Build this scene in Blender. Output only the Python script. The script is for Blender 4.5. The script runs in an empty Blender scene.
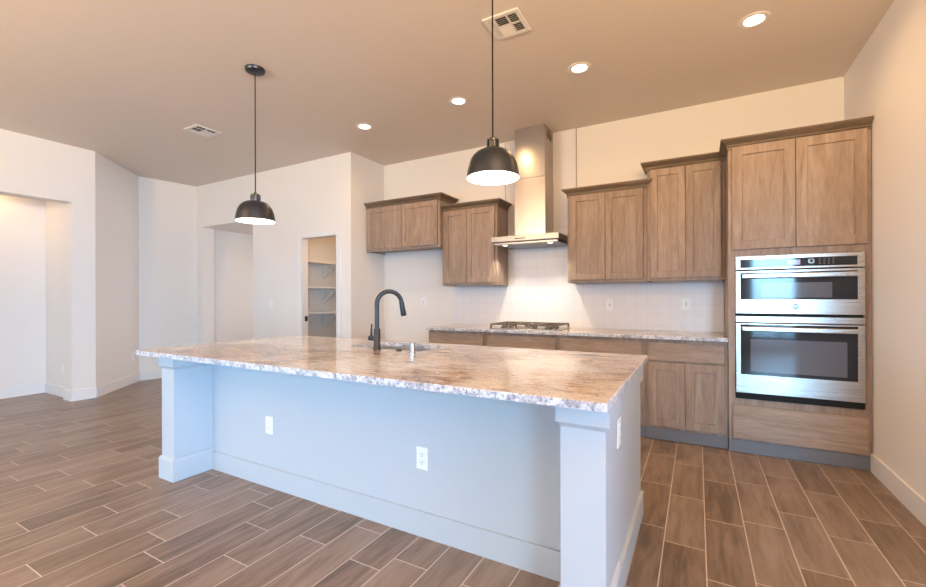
import bpy, bmesh, math, random
from mathutils import Vector, Matrix
random.seed(4)
R = math.radians
S = bpy.context.scene
COL = S.collection

# ------------------------------------------------------------------ camera
cam_d = bpy.data.cameras.new('camera'); cam = bpy.data.objects.new('camera', cam_d); COL.objects.link(cam)
cam_d.sensor_width = 36.0; cam_d.sensor_fit = 'HORIZONTAL'
cam_d.lens = 36.0 * 424.6 / 926.0
cam_d.shift_y = 4.48 / 926.0
cam_d.clip_start = 0.05
cam.matrix_world = (Matrix.Translation((0, 0, 1.2472)) @ Matrix.Rotation(R(28.877), 4, 'Z')
                    @ Matrix.Rotation(R(90), 4, 'X') @ Matrix.Rotation(R(-0.167), 4, 'Z'))
S.camera = cam

# ------------------------------------------------------------------ world, exposure
S.view_settings.view_transform = 'Standard'; S.view_settings.look = 'None'
S.view_settings.gamma = 1.0; S.view_settings.use_curve_mapping = False
S.view_settings.exposure = -0.10
w = bpy.data.worlds.new('world'); S.world = w; w.use_nodes = True
bg = w.node_tree.nodes['Background']; bg.inputs[0].default_value = (.62, .8, 1.0, 1); bg.inputs[1].default_value = 1.2

# ------------------------------------------------------------------ window area lights with narrowed, aimed beams, plus added fill lamps
COOL = (.50, .70, 1.0)
WARM = (1.0, .62, .28)
def area(name, loc, rot, sx, sy, power, color, spread=180):
    d = bpy.data.lights.new(name, 'AREA'); d.shape = 'RECTANGLE'; d.size = sx; d.size_y = sy
    d.energy = power; d.color = color; d.spread = R(spread)
    o = bpy.data.objects.new(name, d); COL.objects.link(o); o.location = loc; o.rotation_euler = rot
    return o
# rot X = 90 faces +y (emits along local -z); a little under 90 tips it to the floor
area('daylight_patio_door', (-4.4, -4.52, 1.22), (R(83), 0, R(-5)), 2.6, 2.3, 43, (.30, .62, 1.0), 80)
area('added_fill_patio', (-2.25, -4.52, 1.22), (R(83), 0, R(-37)), 1.5, 2.3, 18, (.44, .72, 1.0), 39)  # added narrow beam aimed at the lower right wall
area('daylight_side_window', (1.75, -4.52, 1.30), (R(82), 0, R(5)), 1.1, 2.1, 17, (.32, .66, 1.0), 29)
area('added_fill_nook', (3.12, -3.0, 1.30), (R(82), 0, R(57)), 2.4, 2.0, 110, (.32, .66, 1.0), 60)  # added fill at an unseen window, aimed at the left walls
area('added_fill_west', (-6.52, -2.5, 1.30), (R(84), 0, R(-60)), 2.1, 2.0, 20, (.38, .68, 1.0), 56)  # added fill from an unseen opening, aimed towards the right wall
area('added_fill_east', (3.12, .25, 1.30), (R(84), 0, R(76)), 1.5, 2.0, 28, (.34, .52, 1.0), 76)  # added fill, out of view, for the island's right end
area('added_fill_hall', (-6.3, 6.9, 1.30), (R(88), 0, R(180)), 1.2, 1.6, 12, (1.0, .87, .85), 110)  # added fill out of view, lifts the nook and diagonal walls
CAN_POWER = 7
PEND_POWER = 11
ADDED_UPLIGHT_POWER = (550, 400)

# ------------------------------------------------------------------ materials
def lin(h):
    h = h.lstrip('#'); v = [int(h[i:i+2], 16) / 255 for i in (0, 2, 4)]
    return tuple(x / 12.92 if x <= .04045 else ((x + .055) / 1.055) ** 2.4 for x in v) + (1,)
def rgb(r, g, b):
    return tuple(x / 255 / 12.92 if x <= 10 else ((x / 255 + .055) / 1.055) ** 2.4 for x in (r, g, b)) + (1,)
def mat(name, color, rough=.5, metal=0, spec=.5, **kw):
    m = bpy.data.materials.new(name); m.use_nodes = True; b = m.node_tree.nodes['Principled BSDF']
    b.inputs['Base Color'].default_value = color if isinstance(color, tuple) else lin(color)
    b.inputs['Roughness'].default_value = rough; b.inputs['Metallic'].default_value = metal
    b.inputs['Specular IOR Level'].default_value = spec
    for k, v in kw.items(): b.inputs[k].default_value = v
    return m
class NT:
    def __init__(s, m): s.t = m.node_tree; s.b = s.t.nodes['Principled BSDF']
    def n(s, typ, **kw):
        x = s.t.nodes.new(typ)
        for k, v in kw.items(): setattr(x, k, v)
        return x
    def l(s, a, b): s.t.links.new(a, b)
    def math(s, op, a, b=None, c=None):
        x = s.n('ShaderNodeMath', operation=op)
        for i, v in enumerate((a, b, c)):
            if v is None: continue
            if isinstance(v, (int, float)): x.inputs[i].default_value = v
            else: s.l(v, x.inputs[i])
        return x.outputs[0]
    def ramp(s, fac, stops, interp='LINEAR'):
        x = s.n('ShaderNodeValToRGB'); r = x.color_ramp; r.interpolation = interp
        while len(r.elements) < len(stops): r.elements.new(1)
        for e, (p, c) in zip(r.elements, stops): e.position = p; e.color = c if isinstance(c, tuple) else lin(c)
        s.l(fac, x.inputs[0]); return x.outputs[0]
    def mix(s, fac, a, b, mode='MIX'):
        x = s.n('ShaderNodeMix', data_type='RGBA', blend_type=mode)
        for i, v in ((0, fac), (6, a), (7, b)):
            if isinstance(v, (int, float)): x.inputs[i].default_value = v
            elif isinstance(v, (tuple, str)): x.inputs[i].default_value = v if isinstance(v, tuple) else lin(v)
            else: s.l(v, x.inputs[i])
        return x.outputs[2]
    def coords(s, scale=(1, 1, 1), loc=(0, 0, 0)):
        tc = s.n('ShaderNodeTexCoord'); mp = s.n('ShaderNodeMapping')
        mp.inputs['Scale'].default_value = scale; mp.inputs['Location'].default_value = loc
        s.l(tc.outputs['Object'], mp.inputs['Vector']); return mp.outputs[0]
    def noise(s, vec, scale, detail=4, rough=.5, dist=0, dim='3D', w=None):
        x = s.n('ShaderNodeTexNoise', noise_dimensions=dim)
        if vec is not None: s.l(vec, x.inputs['Vector'])
        x.inputs['Scale'].default_value = scale; x.inputs['Detail'].default_value = detail
        x.inputs['Roughness'].default_value = rough; x.inputs['Distortion'].default_value = dist
        if w is not None: s.l(w, x.inputs['W'])
        return x.outputs[0]
    def bump(s, h, strength, dist=.002):
        x = s.n('ShaderNodeBump'); x.inputs['Strength'].default_value = strength; x.inputs['Distance'].default_value = dist
        s.l(h, x.inputs['Height']); s.l(x.outputs[0], s.b.inputs['Normal'])

def paint(name, col, bump=.12):
    m = mat(name, col, .55, spec=.3); t = NT(m)
    t.bump(t.noise(t.coords(), 95, 3), bump, .002); return m
WALL = paint('wall_paint', '#EDE6DE')
CEIL = paint('ceiling_paint', '#E0D4C8')
TRIM = mat('trim_paint', '#ECE8E4', .35, spec=.4)
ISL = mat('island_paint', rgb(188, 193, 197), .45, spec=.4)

def wood(name, stretch, palette, rough=.45):
    m = mat(name, palette[1], rough, spec=.35); t = NT(m)
    oi = t.n('ShaderNodeObjectInfo'); tc = t.n('ShaderNodeTexCoord')
    add = t.n('ShaderNodeVectorMath', operation='ADD'); t.l(tc.outputs['Object'], add.inputs[0])
    sc = t.n('ShaderNodeVectorMath', operation='SCALE'); sc.inputs[0].default_value = (13, 7, 9); t.l(oi.outputs['Random'], sc.inputs['Scale'])
    t.l(sc.outputs[0], add.inputs[1])
    mp = t.n('ShaderNodeMapping'); mp.inputs['Scale'].default_value = stretch; t.l(add.outputs[0], mp.inputs['Vector'])
    n1 = t.noise(mp.outputs[0], 1.0, 6, .6, 1.2)
    mp2 = t.n('ShaderNodeMapping'); mp2.inputs['Scale'].default_value = tuple(4 * v for v in stretch); t.l(add.outputs[0], mp2.inputs['Vector'])
    n2 = t.noise(mp2.outputs[0], 1.6, 3, .6)
    f = t.math('ADD', t.math('MULTIPLY', n1, .66), t.math('MULTIPLY', n2, .34))
    c = t.ramp(f, [(.36, palette[0]), (.5, palette[1]), (.64, palette[2])])
    v = t.math('ADD', t.math('MULTIPLY', oi.outputs['Random'], .12), .94)
    hs = t.n('ShaderNodeHueSaturation'); t.l(c, hs.inputs['Color']); t.l(v, hs.inputs['Value'])
    t.l(hs.outputs[0], t.b.inputs['Base Color']); t.bump(n2, .06, .001); return m
PAL = (rgb(136, 114, 99), rgb(155, 133, 117), rgb(171, 151, 136))
WOODV = wood('stained_wood_upright_grain', (13, 13, 1.5), PAL)
WOODH = wood('stained_wood_level_grain', (1.5, 13, 13), PAL)
WOODC = wood('stained_wood_moulding', (1.5, 13, 13), (rgb(104, 88, 72), rgb(120, 102, 84), rgb(136, 117, 98)))
TOE = mat('toe_kick_board', '#747479', .5, spec=.3)  # same wood, greyed so the colour carries the cool light down low
DARK = mat('dark_recess', '#141312', .7)

def floor_mat():
    m = mat('wood_look_tile', '#A08068', .3, spec=.45); t = NT(m)
    W, L, G = .187, .587, .0045
    tc = t.n('ShaderNodeTexCoord'); sp = t.n('ShaderNodeSeparateXYZ'); t.l(tc.outputs['Object'], sp.inputs[0])
    X = t.math('DIVIDE', t.math('ADD', sp.outputs[0], .1528), W)
    row = t.math('FLOOR', X); fx = t.math('FRACT', X)
    known = {-22: .49, -20: .52, -19: .12, -17: .283, -16: .02, -15: .44, -14: .168, -13: 0, -12: .485, -11: .315, -10: .072,
             -9: .369, -8: .58, -7: .343, -6: .449, -4: .442, -1: .185, 0: .055, 1: .403, 2: .476, 3: .113, 4: .516, 5: .224}
    stops = []
    for i in range(32):
        v = known.get(i - 26, (i * .2311 + .13) % .587) / .587
        stops.append((i / 32, (v, v, v, 1)))
    rm = t.math('FRACT', t.math('DIVIDE', t.math('ADD', row, 26.5), 32))
    off = t.n('ShaderNodeSeparateColor'); t.l(t.ramp(rm, stops, 'CONSTANT'), off.inputs[0])
    Yv = t.math('SUBTRACT', t.math('DIVIDE', sp.outputs[1], L), off.outputs[0])
    colm = t.math('FLOOR', Yv); fy = t.math('FRACT', Yv)
    ex = t.math('MULTIPLY', t.math('MINIMUM', fx, t.math('SUBTRACT', 1, fx)), W)
    ey = t.math('MULTIPLY', t.math('MINIMUM', fy, t.math('SUBTRACT', 1, fy)), L)
    e = t.math('MINIMUM', ex, ey)
    mr = t.n('ShaderNodeMapRange'); mr.inputs[1].default_value = G * .35; mr.inputs[2].default_value = G * .75
    mr.inputs[3].default_value = 1; mr.inputs[4].default_value = 0; t.l(e, mr.inputs[0]); grout = mr.outputs[0]
    idv = t.n('ShaderNodeCombineXYZ'); t.l(row, idv.inputs[0]); t.l(colm, idv.inputs[1])
    wn = t.n('ShaderNodeTexWhiteNoise', noise_dimensions='3D'); t.l(idv.outputs[0], wn.inputs[0])
    g = t.n('ShaderNodeCombineXYZ'); t.l(t.math('MULTIPLY', sp.outputs[0], 22), g.inputs[0]); t.l(t.math('MULTIPLY', sp.outputs[1], 2.6), g.inputs[1])
    t.l(t.math('MULTIPLY', wn.outputs[0], 40), g.inputs[2])
    n1 = t.noise(g.outputs[0], 1, 7, .62, .9)
    g2 = t.n('ShaderNodeCombineXYZ'); t.l(t.math('MULTIPLY', sp.outputs[0], 6), g2.inputs[0]); t.l(t.math('MULTIPLY', sp.outputs[1], 1.5), g2.inputs[1])
    t.l(t.math('MULTIPLY', wn.outputs[0], 77), g2.inputs[2])
    n2 = t.noise(g2.outputs[0], 1.2, 3, .5, .5)
    f = t.math('ADD', t.math('ADD', t.math('MULTIPLY', n1, .75), t.math('MULTIPLY', n2, .45)), t.math('SUBTRACT', t.math('MULTIPLY', t.math('SUBTRACT', wn.outputs[0], .5), .16), .1))
    c = t.ramp(f, [(.32, rgb(101, 83, 69)), (.44, rgb(123, 102, 86)), (.55, rgb(139, 117, 101)), (.70, rgb(153, 132, 116))])
    c = t.mix(grout, c, rgb(206, 190, 178))
    t.l(c, t.b.inputs['Base Color'])
    t.l(t.math('ADD', t.math('MULTIPLY', grout, .35), t.math('ADD', .26, t.math('MULTIPLY', n1, .12))), t.b.inputs['Roughness'])
    t.bump(t.math('ADD', t.math('MULTIPLY', grout, -1), t.math('MULTIPLY', n1, .04)), .25, .002)
    return m
FLOOR = floor_mat()

def granite(name):
    m = mat(name, '#D8C4AE', .09, spec=.5); t = NT(m)
    v = t.coords((1.0, 3.6, 3.6)); v1 = t.coords()
    n1 = t.noise(v, 3.6, 9, .70, 1.8)
    c = t.ramp(n1, [(.31, rgb(66, 52, 44)), (.40, rgb(118, 88, 71)), (.46, rgb(160, 132, 113)), (.52, rgb(184, 161, 144)), (.60, rgb(202, 187, 175)), (.70, rgb(166, 137, 118)), (.8, rgb(146, 113, 94))])
    n5 = t.noise(v1, 1.5, 3, .55, .6)
    c = t.mix(t.ramp(n5, [(.44, (0, 0, 0, 1)), (.58, (.75, .75, .75, 1))]), c, '#DAD5D2')
    n2 = t.noise(v, 13, 6, .72, 1.0)
    c = t.mix(t.ramp(n2, [(.56, (0, 0, 0, 1)), (.66, (.8, .8, .8, 1))]), c, '#56463D')
    n3 = t.noise(v1, 62, 3, .6)
    c = t.mix(t.ramp(n3, [(.60, (0, 0, 0, 1)), (.66, (.75, .75, .75, 1))]), c, '#504A50')
    n4 = t.noise(v1, 44, 3, .55)
    c = t.mix(t.ramp(n4, [(.60, (0, 0, 0, 1)), (.68, (.65, .65, .65, 1))]), c, '#ECE6E0')
    t.l(c, t.b.inputs['Base Color']); return m
GRAN = granite('granite')
def granite_edge():
    m = mat('granite_chiselled_edge', '#CFCBC8', .3, spec=.5); t = NT(m); v = t.coords()
    n3 = t.noise(v, 78, 4, .7, .3); n4 = t.noise(v, 26, 4, .6, .6)
    c = t.ramp(n4, [(.35, '#9A98A0'), (.5, '#CCCCD2'), (.65, '#E4E2E2')])
    c = t.mix(t.ramp(n3, [(.52, (0, 0, 0, 1)), (.62, (.8, .8, .8, 1))]), c, '#5A5C68')
    t.l(c, t.b.inputs['Base Color']); t.bump(n3, .5, .004); return m
GEDGE = granite_edge()

def tile_mat():
    m = mat('backsplash_tile', '#E6E2E2', .3, spec=.4); t = NT(m)
    tc = t.n('ShaderNodeTexCoord'); sp = t.n('ShaderNodeSeparateXYZ'); t.l(tc.outputs['Object'], sp.inputs[0])
    def edge(o, off):
        f = t.math('FRACT', t.math('DIVIDE', t.math('ADD', o, off), .107)); return t.math('MINIMUM', f, t.math('SUBTRACT', 1, f))
    e = t.math('MINIMUM', edge(sp.outputs[0], .02), edge(sp.outputs[2], .0))
    mr = t.n('ShaderNodeMapRange'); mr.inputs[1].default_value = .008; mr.inputs[2].default_value = .022
    mr.inputs[3].default_value = 1; mr.inputs[4].default_value = 0; t.l(e, mr.inputs[0])
    t.l(t.mix(mr.outputs[0], '#E8E4E4', '#DBD7D8'), t.b.inputs['Base Color'])
    t.bump(t.math('MULTIPLY', mr.outputs[0], -1), .3, .002); return m
TILE = tile_mat()

def steel(name, stretch, rough=.26, col='#C9C5C0', aniso=0):
    m = mat(name, col, rough, 1.0); t = NT(m)
    n = t.noise(t.coords(stretch), 1, 3, .6)
    t.l(t.math('ADD', t.math('MULTIPLY', n, .10), rough - .05), t.b.inputs['Roughness']); t.bump(n, .012, .001)
    if aniso:
        t.b.inputs['Anisotropic'].default_value = aniso; t.b.inputs['Anisotropic Rotation'].default_value = .25
        tg = t.n('ShaderNodeTangent', direction_type='RADIAL', axis='Z'); t.l(tg.outputs[0], t.b.inputs['Tangent'])
    return m
STEELH = steel('brushed_steel_level', (4, 250, 250), .27, '#B9B5B2')
STEELC = steel('brushed_steel_hood', (4, 4, 250), .3, '#98938F')
STEELV = steel('brushed_steel_upright', (4, 4, 250), .24, rgb(176, 166, 161), .45)
CHROME = mat('polished_chrome', '#B9B9BC', .2, 1.0)
SINKM = steel('sink_steel', (40, 40, 40), .32)
BLACKGLASS = mat('black_glass', '#2B2C32', .06, spec=.35)
WINGLASS = mat('oven_window_glass', rgb(98, 101, 112), .08, spec=.4)  # lightened base stands in for the room reflected in the glass
BLK = mat('matte_black_metal', '#1E1F24', .34, spec=.6)
CORD = mat('black_cord', '#0B0A0A', .8, spec=.2)
IRON = mat('cast_iron', rgb(98, 86, 74), .45, spec=.5)  # tan lift in the colour stands in for light on the grates
BRONZE = mat('dark_bronze_metal', '#4C4E55', .38, .9)
WHITEIN = mat('white_enamel', '#F4F0EA', .4)
PLATE = mat('white_plastic', '#F1F0EF', .35)
SLOT = mat('socket_slot', '#5A5A60', .5)
VENTW = mat('vent_white_metal', '#E9E2DC', .4)
DISPLAY = mat('oven_display', '#8B7C92', .12, spec=.6)
MARK = mat('panel_markings', '#8E96A2', .4)
def emit(name, col, s):
    m = bpy.data.materials.new(name); m.use_nodes = True; b = m.node_tree.nodes['Principled BSDF']
    b.inputs['Base Color'].default_value = lin(col); b.inputs['Emission Color'].default_value = lin(col); b.inputs['Emission Strength'].default_value = s
    return m
LENS = emit('lit_lens', '#FFF6E6', 6)
BULB = emit('lit_bulb', '#FFF3DC', 8)
PANE = mat('window_pane', '#FFFFFF', 0.0, spec=.5, **{'Transmission Weight': 1.0, 'IOR': 1.01})

# ------------------------------------------------------------------ helpers
def BM(): return bmesh.new()
def bx(bm, x0, x1, y0, y1, z0, z1, bev=0, seg=1, mi=0):
    r = bmesh.ops.create_cube(bm, size=1); vs = r['verts']
    for v in vs: v.co = Vector((x0 if v.co.x < 0 else x1, y0 if v.co.y < 0 else y1, z0 if v.co.z < 0 else z1))
    fs = list({f for v in vs for f in v.link_faces})
    for f in fs: f.material_index = mi
    if bev:
        es = list({e for f in fs for e in f.edges})
        bmesh.ops.bevel(bm, geom=es, offset=bev, segments=seg, affect='EDGES', profile=.5)
def cyl(bm, c, r, h, axis='Z', seg=24, r2=None, bev=0):
    m = Matrix.Translation(c)
    if axis == 'X': m = m @ Matrix.Rotation(R(90), 4, 'Y')
    if axis == 'Y': m = m @ Matrix.Rotation(R(90), 4, 'X')
    bmesh.ops.create_cone(bm, cap_ends=True, segments=seg, radius1=r, radius2=r if r2 is None else r2, depth=h, matrix=m)
def lathe(bm, prof, c=(0, 0, 0), seg=40):
    rings = []
    for r, z in prof:
        if r < 1e-5: rings.append([bm.verts.new((c[0], c[1], c[2] + z))])
        else: rings.append([bm.verts.new((c[0] + r * math.cos(2 * math.pi * i / seg), c[1] + r * math.sin(2 * math.pi * i / seg), c[2] + z)) for i in range(seg)])
    for a, b in zip(rings, rings[1:]):
        for i in range(seg):
            j = (i + 1) % seg
            if len(a) == 1 and len(b) == 1: continue
            if len(a) == 1: bm.faces.new((a[0], b[i], b[j]))
            elif len(b) == 1: bm.faces.new((a[i], a[j], b[0]))
            else: bm.faces.new((a[i], a[j], b[j], b[i]))
def tube(bm, pts, rad, seg=16):
    pts = [Vector(p) for p in pts]; rad = rad if isinstance(rad, (list, tuple)) else [rad] * len(pts)
    prev = None; n = None
    for i, p in enumerate(pts):
        t = (pts[min(i + 1, len(pts) - 1)] - pts[max(i - 1, 0)]).normalized()
        if n is None:
            n = t.orthogonal().normalized()
        n = (n - t * n.dot(t)).normalized(); b = t.cross(n)
        ring = [bm.verts.new(p + (n * math.cos(2 * math.pi * k / seg) + b * math.sin(2 * math.pi * k / seg)) * rad[i]) for k in range(seg)]
        if prev:
            for k in range(seg): bm.faces.new((prev[k], prev[(k + 1) % seg], ring[(k + 1) % seg], ring[k]))
        else: bm.faces.new(list(reversed(ring)))
        prev = ring
    bm.faces.new(prev)
def obj(name, bm, mats, parent=None, smooth=False, world=True, angle=40):
    bmesh.ops.recalc_face_normals(bm, faces=bm.faces)
    me = bpy.data.meshes.new(name)
    if parent is not None and world:
        off = Vector(parent.location); p = parent.parent
        while p: off += Vector(p.location); p = p.parent
        bmesh.ops.translate(bm, verts=bm.verts, vec=-off)
    elif parent is None:
        lo = Vector((min(v.co.x for v in bm.verts), min(v.co.y for v in bm.verts), min(v.co.z for v in bm.verts)))
        hi = Vector((max(v.co.x for v in bm.verts), max(v.co.y for v in bm.verts), max(v.co.z for v in bm.verts)))
        off = Vector(((lo.x + hi.x) / 2, (lo.y + hi.y) / 2, lo.z))
        if name in ('floor', 'ceiling', 'kitchen_backsplash'): off = Vector((0, 0, 0))
        bmesh.ops.translate(bm, verts=bm.verts, vec=-off)
    if smooth:
        for f in bm.faces: f.smooth = True
        for e in bm.edges:
            if len(e.link_faces) == 2 and e.calc_face_angle(0) > R(angle): e.smooth = False
    bm.to_mesh(me); bm.free()
    for m in (mats if isinstance(mats, (list, tuple)) else [mats]): me.materials.append(m)
    o = bpy.data.objects.new(name, me); COL.objects.link(o)
    if parent is not None: o.parent = parent
    else: o.location = off
    return o
def tag(o, label=None, cat=None, group=None, kind=None):
    for k, v in (('label', label), ('category', cat), ('group', group), ('kind', kind)):
        if v: o[k] = v
    return o
def thing(name, label, cat, loc, group=None):
    o = bpy.data.objects.new(name, None); COL.objects.link(o); o.location = loc; o.empty_display_size = .1
    return tag(o, label, cat, group)
def struct(name, bm, m, label=None, parent=None, **kw):
    o = obj(name, bm, m, parent, **kw)
    if parent is None: tag(o, label, kind='structure')
    return o
def dup(root, loc, label, rotz=None):
    r = root.copy(); COL.objects.link(r); r.location = loc; r['label'] = label
    if rotz is not None: r.rotation_euler = (0, 0, rotz)
    def kids(a, b):
        for ch in a.children:
            c = ch.copy(); COL.objects.link(c); c.parent = b; kids(ch, c)
    kids(root, r); return r

# ------------------------------------------------------------------ structure
H = 3.118
def boxes(*bs):
    bm = BM()
    for b in bs: bx(bm, *b)
    return bm
XR, YB = 1.095, 4.72
struct('floor', boxes((-7.8, 3.35, -4.75, 7.2, -.12, 0)), FLOOR)
struct('ceiling', boxes((-7.8, 3.35, -4.75, 7.2, H, H + .12)), CEIL)
struct('wall_right', boxes((XR, XR + .12, 1.2, YB + .12, 0, H)), WALL)
struct('wall_back', boxes((-3.97, XR, YB, YB + .12, 0, H)), WALL)
struct('wall_alcove', boxes((-3.97, -3.87, 4.06, YB, 0, H), (-3.97, -3.87, YB + .12, 5.62, 0, H)), WALL)
# wall with the hall opening and the pantry door, facing the camera
OX0, OX1, OZ = -7.17, -5.835, 2.43
PX0, PX1, PZ = -4.785, -4.114, 2.085
struct('wall_hall', boxes((-7.45, OX0, 4.06, 4.27, 0, H), (OX0, OX1, 4.06, 4.27, OZ, H), (OX1, -5.3, 4.06, 4.27, 0, H),
                          (-5.3, PX0, 4.06, 4.16, 0, H), (PX0, PX1, 4.06, 4.16, PZ, H), (PX1, -3.97, 4.06, 4.16, 0, H)), WALL)
struct('wall_hall_side', boxes((-7.45, -7.35, 4.27, 7.0, 0, H)), WALL)
struct('wall_hall_end', boxes((-7.45, -6.95, 7.0, 7.1, 0, H), (-5.65, -5.4, 7.0, 7.1, 0, H), (-6.95, -5.65, 7.0, 7.1, 0, .45), (-6.95, -5.65, 7.0, 7.1, 2.15, H)), WALL)
struct('ceiling_hall', boxes((-7.35, -5.4, 4.27, 7.0, 2.45, 2.55)), WALL)
struct('wall_pantry_left', boxes((-5.4, -5.3, 4.27, 7.0, 0, H)), WALL)
struct('wall_pantry_end', boxes((-5.3, -3.97, 5.5, 5.62, 0, H)), WALL)
struct('ceiling_pantry', boxes((-5.3, -3.97, 4.16, 5.5, 2.6, 2.7)), WALL)
def prism(bm, pts, z0, z1):
    a = [bm.verts.new((x, y, z0)) for x, y in pts]; b = [bm.verts.new((x, y, z1)) for x, y in pts]
    bm.faces.new(list(reversed(a))); bm.faces.new(b)
    for i in range(len(pts)):
        j = (i + 1) % len(pts); bm.faces.new((a[i], a[j], b[j], b[i]))
XL, YC1 = -6.68, 2.464
bm = BM(); prism(bm, [(-7.31, 4.06), (-7.45, 3.28), (-7.58, 3.28), (-7.44, 4.06)], 0, H)
struct('wall_left_nook', bm, WALL)
bm = BM(); prism(bm, [(XL, YC1), (-7.45, 3.28), (-7.58, 3.28), (-7.58, 3.22), (XL - .16, YC1)], 0, H)
struct('wall_left_diagonal', bm, WALL)
LO0, LO1, LZ = -.6, 2.233, 2.43
struct('wall_left', boxes((XL - .2, XL, -4.6, -3.6, 0, H), (XL - .2, XL, -3.6, -1.4, 0, .25), (XL - .2, XL, -3.6, -1.4, 2.35, H), (XL - .2, XL, -1.4, LO0, 0, H), (XL - .2, XL, LO0, LO1, LZ, H), (XL - .2, XL, LO1, YC1, 0, H)), WALL)
struct('wall_recess_side', boxes((-7.75, XL - .2, 2.28, 2.4, 0, H)), WALL)
struct('wall_recess_back', boxes((-7.75, -7.65, -.8, 2.28, 0, H)), WALL)
struct('wall_recess_front', boxes((-7.65, XL - .2, -.8, -.7, 0, H)), WALL)
struct('ceiling_recess', boxes((-7.65, XL - .2, -.7, 2.28, 2.74, 2.84)), WALL)
# the great room behind the camera
struct('wall_nook', boxes((XR + .12, 3.2, 1.2, 1.32, 0, H)), WALL)
struct('wall_front', boxes((-6.88, -5.75, -4.72, -4.6, 0, H), (-5.75, -1.45, -4.72, -4.6, 2.42, H), (-1.45, 1.15, -4.72, -4.6, 0, H),
                           (1.15, 2.35, -4.72, -4.6, 2.42, H), (1.15, 2.35, -4.72, -4.6, 0, .2), (2.35, 3.32, -4.72, -4.6, 0, H)), WALL)
struct('wall_nook_side', boxes((3.2, 3.32, -4.6, -4.25, 0, H), (3.2, 3.32, -4.25, -1.75, 0, .25), (3.2, 3.32, -4.25, -1.75, 2.35, H), (3.2, 3.32, -1.75, -.6, 0, H), (3.2, 3.32, -.6, 1.1, 0, .25), (3.2, 3.32, -.6, 1.1, 2.35, H), (3.2, 3.32, 1.1, 1.32, 0, H)), WALL)
def window(n, x0, x1, y, z0, z1, cols, axis='Y'):
    fr = BM(); t = .05
    def b(a0, a1, c0, c1):
        if axis == 'Y': bx(fr, a0, a1, y - .04, y + .04, c0, c1)
        else: bx(fr, y - .04, y + .04, a0, a1, c0, c1)
    b(x0, x1, z0, z0 + t); b(x0, x1, z1 - t, z1)
    for i in range(cols + 1):
        p = x0 + (x1 - x0 - t) * i / cols; b(p, p + t, z0 + t, z1 - t)
    o = struct('window_%d' % n, fr, TRIM, None)
    pb = BM()
    if axis == 'Y': bx(pb, x0 + t, x1 - t, y - .004, y + .004, z0 + t, z1 - t)
    else: bx(pb, y - .004, y + .004, x0 + t, x1 - t, z0 + t, z1 - t)
    p = obj('pane', pb, PANE, o)
window(1, -5.75, -1.45, -4.66, 0, 2.42, 3)
window(2, 1.15, 2.35, -4.66, .2, 2.42, 2)
window(6, -6.95, -5.65, 7.05, .45, 2.15, 2)  # unseen window added for the hall fill lamp
window(5, -.6, 1.1, 3.26, .25, 2.35, 2, 'X')  # unseen opening added to go with the east fill
window(4, -3.6, -1.4, -6.78, .25, 2.35, 2, 'X')  # added window out of view, goes with the west fill
window(3, -4.25, -1.75, 3.26, .25, 2.35, 2, 'X')  # added window out of view, frames the nook fill
# baseboards
def base_run(bm, x0, x1, y0, y1, h=.13):
    bx(bm, x0, x1, y0, y1, 0, h)
def bb(name, *runs):
    bm = BM()
    for r_ in runs: base_run(bm, *r_)
    return struct(name, bm, TRIM)
T = .015
bb('baseboard_right', (XR - T, XR, 1.2, 4.055))
bb('baseboard_alcove', (-3.87, -3.87 + T, 4.06, YB), (-3.87 + T, -2.76, YB - T, YB), (PX1 + .09, -3.87 + T, 4.06 - T, 4.06))
bb('baseboard_hall', (-7.29, OX0, 4.06 - T, 4.06), (OX1, PX0 - .062, 4.06 - T, 4.06))
bb('baseboard_left', (XL, XL + T, LO1 - T, YC1), (XL - .215, XL, LO1 - T, LO1), (XL, XL + T, -4.6, LO0))
bb('baseboard_recess', (-7.65 + T, XL - .215, 2.28 - T, 2.28), (-7.65, -7.65 + T, -.7, 2.28))
def base_line(name, p, q):
    d = Vector((q[0] - p[0], q[1] - p[1])).normalized(); n = Vector((d.y, -d.x)) * T
    bm = BM(); prism(bm, [p, (p[0] + n.x, p[1] + n.y), (q[0] + n.x, q[1] + n.y), q], 0, .13); struct(name, bm, TRIM)
base_line('baseboard_left_diagonal', (XL, YC1 + .003), (-7.449, 3.277))
base_line('baseboard_left_nook', (-7.449, 3.285), (-7.313, 4.042))
# pantry door casing and jamb
CW = .06
bm = BM()
bx(bm, PX0 - CW, PX0 - .004, 4.045, 4.06, 0, PZ + .045, .003); bx(bm, PX1 + .004, PX1 + CW + .02, 4.045, 4.06, 0, PZ + .045, .003)
bx(bm, PX0 - .004, PX1 + .004, 4.045, 4.06, PZ + .004, PZ + .045, .003)
bx(bm, PX0 - .004, PX0 + .01, 4.05, 4.162, 0, PZ); bx(bm, PX1 - .01, PX1 + .004, 4.05, 4.162, 0, PZ); bx(bm, PX0 + .01, PX1 - .01, 4.05, 4.162, PZ - .01, PZ + .004)
door_trim = struct('trim_1', bm, TRIM, 'white door casing around the pantry opening')
bm = BM(); bx(bm, PX0 + .009, PX0 + .014, 4.105, 4.15, .93, 1.0); obj('strike_plate', bm, BLK, door_trim)

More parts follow.
